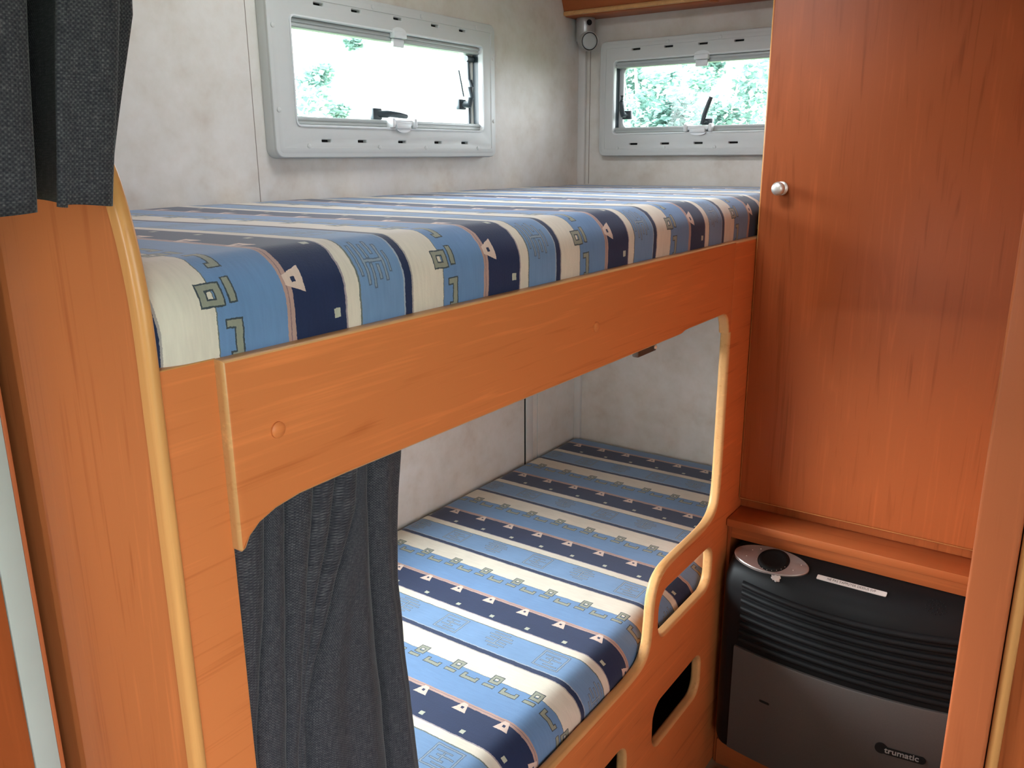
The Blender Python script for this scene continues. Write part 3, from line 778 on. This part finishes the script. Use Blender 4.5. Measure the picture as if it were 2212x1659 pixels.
# top-surface frame helper: point on sloping control fascia
def onfascia(x, s):
    f = -.645-bow(x)
    P = [(f, .505), (f+.002, .522), (f+.008, .540), (f+.016, .556), (-.580, .582)]
    a = s*(len(P)-1); i = min(int(a), len(P)-2); q = a-i
    return Vector((x, P[i][0]+(P[i+1][0]-P[i][0])*q, P[i][1]+(P[i+1][1]-P[i][1])*q))
c0 = onfascia(.846, .875); nrm = Vector((0, -.36, .933)).normalized(); tx = Vector((1, -.05, 0)).normalized(); nrm = (nrm-tx*nrm.dot(tx)).normalized(); ty = nrm.cross(tx)
MF = Matrix(((tx.x, ty.x, nrm.x, c0.x), (tx.y, ty.y, nrm.y, c0.y), (tx.z, ty.z, nrm.z, c0.z), (0, 0, 0, 1)))
bm = bmesh.new(); loops = []
for sc, h in ((1.0, -.012), (1.0, .0035), (.97, .0050), (.50, .0052)):
    loops.append([bm.verts.new(MF@Vector((.080*sc*math.cos(a), (.036 if sc > .6 else .050)*sc*math.sin(a), h))) for a in [2*math.pi*k/48 for k in range(48)]])
for a, b in zip(loops, loops[1:]):
    for k in range(48): bm.faces.new((a[k], a[(k+1) % 48], b[(k+1) % 48], b[k]))
bm.faces.new(loops[-1])
cp = from_bm('control_plate', bm, M['dial_plate'], ht); cp['label'] = 'oval silver control plate'
dk = lathe('control_knob', [(.0001, -.002), (.0330, -.002), (.0330, .0010), (.0305, .0014), (.0285, .0042), (.0265, .0052), (.022, .0054), (.020, .0042), (0, .0040)], MF@Vector((.006, 0, .0045)), nrm, M['black'], cp, 40)
dk['label'] = 'round black dial'
def mark(p, r):
    b = bmesh.new(); bmesh.ops.create_icosphere(b, subdivisions=1, radius=r, matrix=Matrix.Translation(p)); from_bm('dial_mark', b, M['sticker'], cp)
for k in range(9):
    a = math.radians(200+k*17.5); p = MF@Vector((.004+.0325*math.cos(a), .0325*math.sin(a), .0075)); mark(p, .0008)
for px, py in ((-.045, .012), (-.050, -.009), (.062, .008), (.052, -.012), (-.030, .021)):
    mark(MF@Vector((px, py, .0055)), .0014)
# frayed remains of a label below the plate
bm = bmesh.new(); pts = []
random.seed(3)
for k in range(22):
    a = 2*math.pi*k/22; r = .0085*(.55+.6*random.random()); pts.append((.027+r*1.25*math.cos(a), -.0400+r*math.sin(a)))
vs = [bm.verts.new(MF@Vector((a, b, -.003))) for a, b in pts]; f = bm.faces.new(vs)
ex = bmesh.ops.extrude_face_region(bm, geom=[f]); bmesh.ops.translate(bm, vec=nrm*.0045, verts=[g for g in ex['geom'] if isinstance(g, bmesh.types.BMVert)])
rs = from_bm('label_residue', bm, M['sticker'], ht, smooth=False); rs['label'] = 'torn white scrap'
# round vent at right of fascia
cv = onfascia(1.165, .85)
bm = bmesh.new()
for ring_r in (.006, .012, .018):
    for k in range(int(ring_r*900)):
        a = 2*math.pi*k/int(ring_r*900)
        tx2 = Vector((1, .12, 0)).normalized(); ty2 = nrm.cross(tx2)
        bmesh.ops.create_icosphere(bm, subdivisions=1, radius=.0012, matrix=Matrix.Translation(cv+tx2*ring_r*math.cos(a)+ty2*ring_r*math.sin(a)+nrm*.0006))
from_bm('vent_dots', bm, M['black'], ht)
# sticker
s0, s1 = onfascia(.946, .852), onfascia(1.077, .852)
tx3 = (s1-s0).normalized(); n3 = (Vector((0, -.32, .95))-tx3*Vector((0, -.32, .95)).dot(tx3)).normalized(); ty3 = n3.cross(tx3); cm = (s0+s1)/2+n3*.0022
MS = Matrix(((tx3.x, ty3.x, n3.x, cm.x), (tx3.y, ty3.y, n3.y, cm.y), (tx3.z, ty3.z, n3.z, cm.z), (0, 0, 0, 1)))
bm = bmesh.new(); L = rrect(-.0665, .0665, -.0060, .0060, .002, 4)
a = [bm.verts.new(MS@Vector((p, q, -.0012))) for p, q in L]; b = [bm.verts.new(MS@Vector((p, q, .0006))) for p, q in L]
for k in range(len(L)): bm.faces.new((a[k], a[(k+1) % len(L)], b[(k+1) % len(L)], b[k]))
bm.faces.new(b)
st = from_bm('sticker', bm, M['sticker'], ht); st['label'] = 'narrow white text strip'
text_mesh('lettering', "NE PAS S'APPUYER DESSUS SVP", .0092, M['ink'], MS@Matrix.Translation((0, 0, .0008)), st, .0001, .74)
# slot in the grey plate and the badge
yf = lambda x: -.6465-bow(x)-.0062
bm = bmesh.new(); L = rrect(.8620, .8850, .2680, .2740, .003, 4)
v = [bm.verts.new((p, yf(p)-.0002, q)) for p, q in L]; bm.faces.new(v); from_bm('slot', bm, M['black'], fp, smooth=False)
bx_, bz = 1.143, .2630
tb = (Vector((bx_+.04, yf(bx_+.04), 0))-Vector((bx_-.04, yf(bx_-.04), 0))).normalized(); nb = Vector((tb.y, -tb.x, 0))
if nb.y > 0: nb = -nb
MB_ = Matrix(((tb.x, 0, nb.x, bx_), (tb.y, 0, nb.y, yf(bx_)-.0005), (0, 1, 0, bz), (0, 0, 0, 1)))
bm = bmesh.new(); out = arc(-.034, .002, .0115, 65, 298, 20)+[(-.022, -.0088)]+arc(.0385, -.0012, .0078, 270, 450, 10)+[(-.022, .0068)]
v = [bm.verts.new(MB_@Vector((p, q, .0012))) for p, q in out]; w_ = [bm.verts.new(MB_@Vector((p, q, -.0015))) for p, q in out]
bm.faces.new(v)
for k in range(len(out)): bm.faces.new((w_[k], w_[(k+1) % len(out)], v[(k+1) % len(out)], v[k]))
bd = from_bm('badge', bm, M['black'], fp, smooth=False)
text_mesh('lettering', 'trumatic', .0178, M['logo_grey'], MB_@Matrix.Translation((.0035, .0005, .0016)), bd, .0003, 1.02, 0, .0003)

# ------------------------------------------------------------------ overhead locker and corner lamp
lk = empty('overhead_locker', (.4, -.1, 1.775), 'cherry wood overhead locker above the back wall window', 'locker')
bm = bmesh.new(); add_box(bm, .001, .7355, -.088, -.001, 1.7745, 1.787, .0015); from_bm('bottom_panel', bm, M['wood_x'], lk)
bm = bmesh.new(); add_box(bm, .001, .7355, -.1010, -.088, 1.7760, 1.7880, .0040); from_bm('lower_moulding', bm, M['edge_y'], lk)
bm = bmesh.new()
for f0 in (0,):
    pts = [(-.0955, 1.788), (-.1070, 1.818), (-.130, 1.87), (-.165, 1.975), (-.150, 1.975), (-.118, 1.87), (-.095, 1.818), (-.085, 1.788)]
    A = [bm.verts.new((.001, y, z)) for y, z in pts]; B = [bm.verts.new((.7355, y, z)) for y, z in pts]
    for k in range(8): bm.faces.new((A[k], A[(k+1) % 8], B[(k+1) % 8], B[k]))
    bm.faces.new(A[::-1]); bm.faces.new(B)
from_bm('door', bm, M['wood_x'], lk)
lathe('button_cap', [(.0001, 0), (.0125, 0), (.0125, .0015), (.008, .0032), (0, .0036)], (.432, -.075, 1.7745), (0, 0, -1), M['wood_x'], lk, 24)

lamp = empty('reading_lamp', (.036, -.036, 1.72), 'silver cylindrical reading lamp in the corner under the overhead locker', 'lamp')
d = Vector((.78, -.60, -.10)).normalized()
lathe('lamp_body', [(.0001, 0), (.0255, 0), (.0262, .003), (.0262, .060), (.0255, .0625), (0, .0625)], (.038, -.038, 1.7115), (0, 0, 1), M['lampgrey'], lamp, 40)
lathe('lamp_head', [(.0001, -.004), (.024, -.004), (.0262, .004), (.0262, .0275), (.0252, .0288), (.0238, .0285), (.0236, .024), (0, .024)], Vector((.038, -.038, 1.7135))+d*.004, d, M['lampgrey'], lamp, 40)
lathe('lamp_gap', [(.0001, .0), (.0236, .0), (.0236, .0016), (0, .0016)], Vector((.038, -.038, 1.7135))+d*.028, d, M['black'], lamp, 40)
lathe('lamp_disc', [(.0001, .0), (.0210, .0), (.0212, .0020), (.0200, .0034), (.014, .0046), (0, .005)], Vector((.038, -.038, 1.7135))+d*.0296, d, M['rail_grey'], lamp, 40)
sw = Vector((.038, -.038, 1.7600))+Vector((d.x, d.y, 0)).normalized()*.0235
lathe('switch_rim', [(.0075, 0), (.0100, 0), (.0104, .003), (.0095, .0040), (.0080, .0040), (.0078, .003)], sw, (d.x, d.y, 0), M['lampgrey'], lamp, 28)
lathe('switch', [(.0001, 0), (.0080, 0), (.0080, .0034), (0, .0036)], sw, (d.x, d.y, 0), M['black'], lamp, 28)

# ------------------------------------------------------------------ near-left unit and right door frame
lu = empty('tall_cupboard', (.3, -2.3, 0), 'tall cherry wood cupboard with grey metal edge strip at far left', 'cupboard')
box('body', .003, .484, -2.70, -1.912, 0, 1.90, M['wood_z'], lu)
box('door', .484, .5000, -2.69, -1.9335, .05, 1.88, M['wood_z'], lu, .001)
g = box('edge_profile', .484, .5015, -1.9330, -1.9095, 0, 1.90, M['alu'], lu, .0008); g['label'] = 'grey-green metal strip'
box('side_lipping', .484, .5010, -1.9093, -1.9050, 0, 1.90, M['wood_red'], lu, .0005)

dfr = empty('door_1', (1.5, -1.18, 0), kind='structure')
board('post', [(1.2515, 0), (1.2975, 0), (1.2975, CZ-.002), (1.2515, CZ-.002)], 'y', -1.200, .040, [M['wood_red'], M['wood_red']], bev=.0040, parent=dfr)
box('screen', 1.262, 1.288, -1.160, -.505, 0, CZ-.002, M['wood_red'], dfr)
bm = bmesh.new(); add_lathe(bm, [(.0001, 0), (.0068, 0), (.0068, CZ-.002), (0, CZ-.002)], (1.3055, -1.190, 0), (0, 0, 1), 20); from_bm('moulding', bm, M['edge'], dfr)
box('door_panel', 1.3105, 2.148, -1.1905, -1.165, 0, CZ-.002, M['wood_z'], dfr, .002)
box('jamb', 1.2975, 1.3105, -1.180, -1.165, 0, CZ-.002, M['wood_dark'], dfr)

tag(box('floor_mat', .757, 1.20, -1.75, -.612, 0, .012, M['mat'], None, .005), 'beige carpet mat on the floor below the bunks', 'mat')

# ------------------------------------------------------------------ outside
tag(box('ground', -30, 30, -30, 30, -.75, -.70, M['grass']), kind='structure')
def tree(loc, h, clumps, nleaf, label, seed, size=.05, lean=.2):
    rnd = random.Random(seed); root = empty('tree', loc, label, 'tree', None)
    L = Vector(loc); bm = bmesh.new()
    tip = L+Vector((lean, 0, h))
    add_tube(bm, [L, L.lerp(tip, .5)+Vector((.06, .05, 0)), tip], [.05, .03, .008], 8)
    for c in clumps[:2]:
        b = L+Vector(c[:3]); s = L.lerp(tip, max(.15, min(.8, (c[2])/h*.7)))
        add_tube(bm, [s, s.lerp(b, .5)+Vector((0, 0, .08)), b], [.010, .007, .004], 6)
    from_bm('trunk', bm, M['bark'], root)
    verts, faces = [], []
    for i in range(nleaf):
        c = rnd.choice(clumps); r = c[3]
        dv = Vector((rnd.gauss(0, 1), rnd.gauss(0, 1), rnd.gauss(0, 1))); dv = dv.normalized()*r*rnd.random()**.45
        p = L+Vector(c[:3])+dv
        e = Vector((rnd.gauss(0, 1), rnd.gauss(0, 1), rnd.gauss(0, .6))).normalized(); s = size*(.6+.8*rnd.random())
        w = e.cross(Vector((rnd.random()-.5, rnd.random()-.5, 1))).normalized()*s*.45
        k = len(verts); n_ = e.cross(w).normalized()*s*.12
        verts += [p, p+e*s*.5+w, p+e*s+n_, p+e*s*.5-w]; faces.append((k, k+1, k+2, k+3))
    me = bpy.data.meshes.new('foliage'); me.from_pydata([tuple(v) for v in verts], [], faces)
    link('foliage', me, root, [M['leaf']])
    return root
rnd = random.Random(11)
tree((-3.4, 1.50, -.7), 2.5, [(0, .43, 2.42, .20), (.0, .57, 2.55, .16), (0, .67, 2.68, .11), (.05, .77, 2.42, .07), (0, 1.01, 2.93, .07)], 900, 'leafy tree seen through the left wall window', 5, .05)
cl = [(rnd.uniform(-.30, .45), rnd.uniform(-.2, .2), rnd.uniform(2.15, 2.9), rnd.uniform(.10, .22)) for _ in range(20)]
tree((-.72, 3.2, -.7), 2.9, cl, 5200, 'pale green tree nearer the van, seen at the right of the back window', 8, .042, -.1)
cl = [(rnd.uniform(-.45, .35), rnd.uniform(-.25, .25), rnd.uniform(2.1, 3.05), rnd.uniform(.14, .28)) for _ in range(22)]
tree((-2.0, 4.6, -.7), 3.1, cl, 6500, 'dense pale green tree farther off, seen at the left of the back window', 21, .055, -.2)
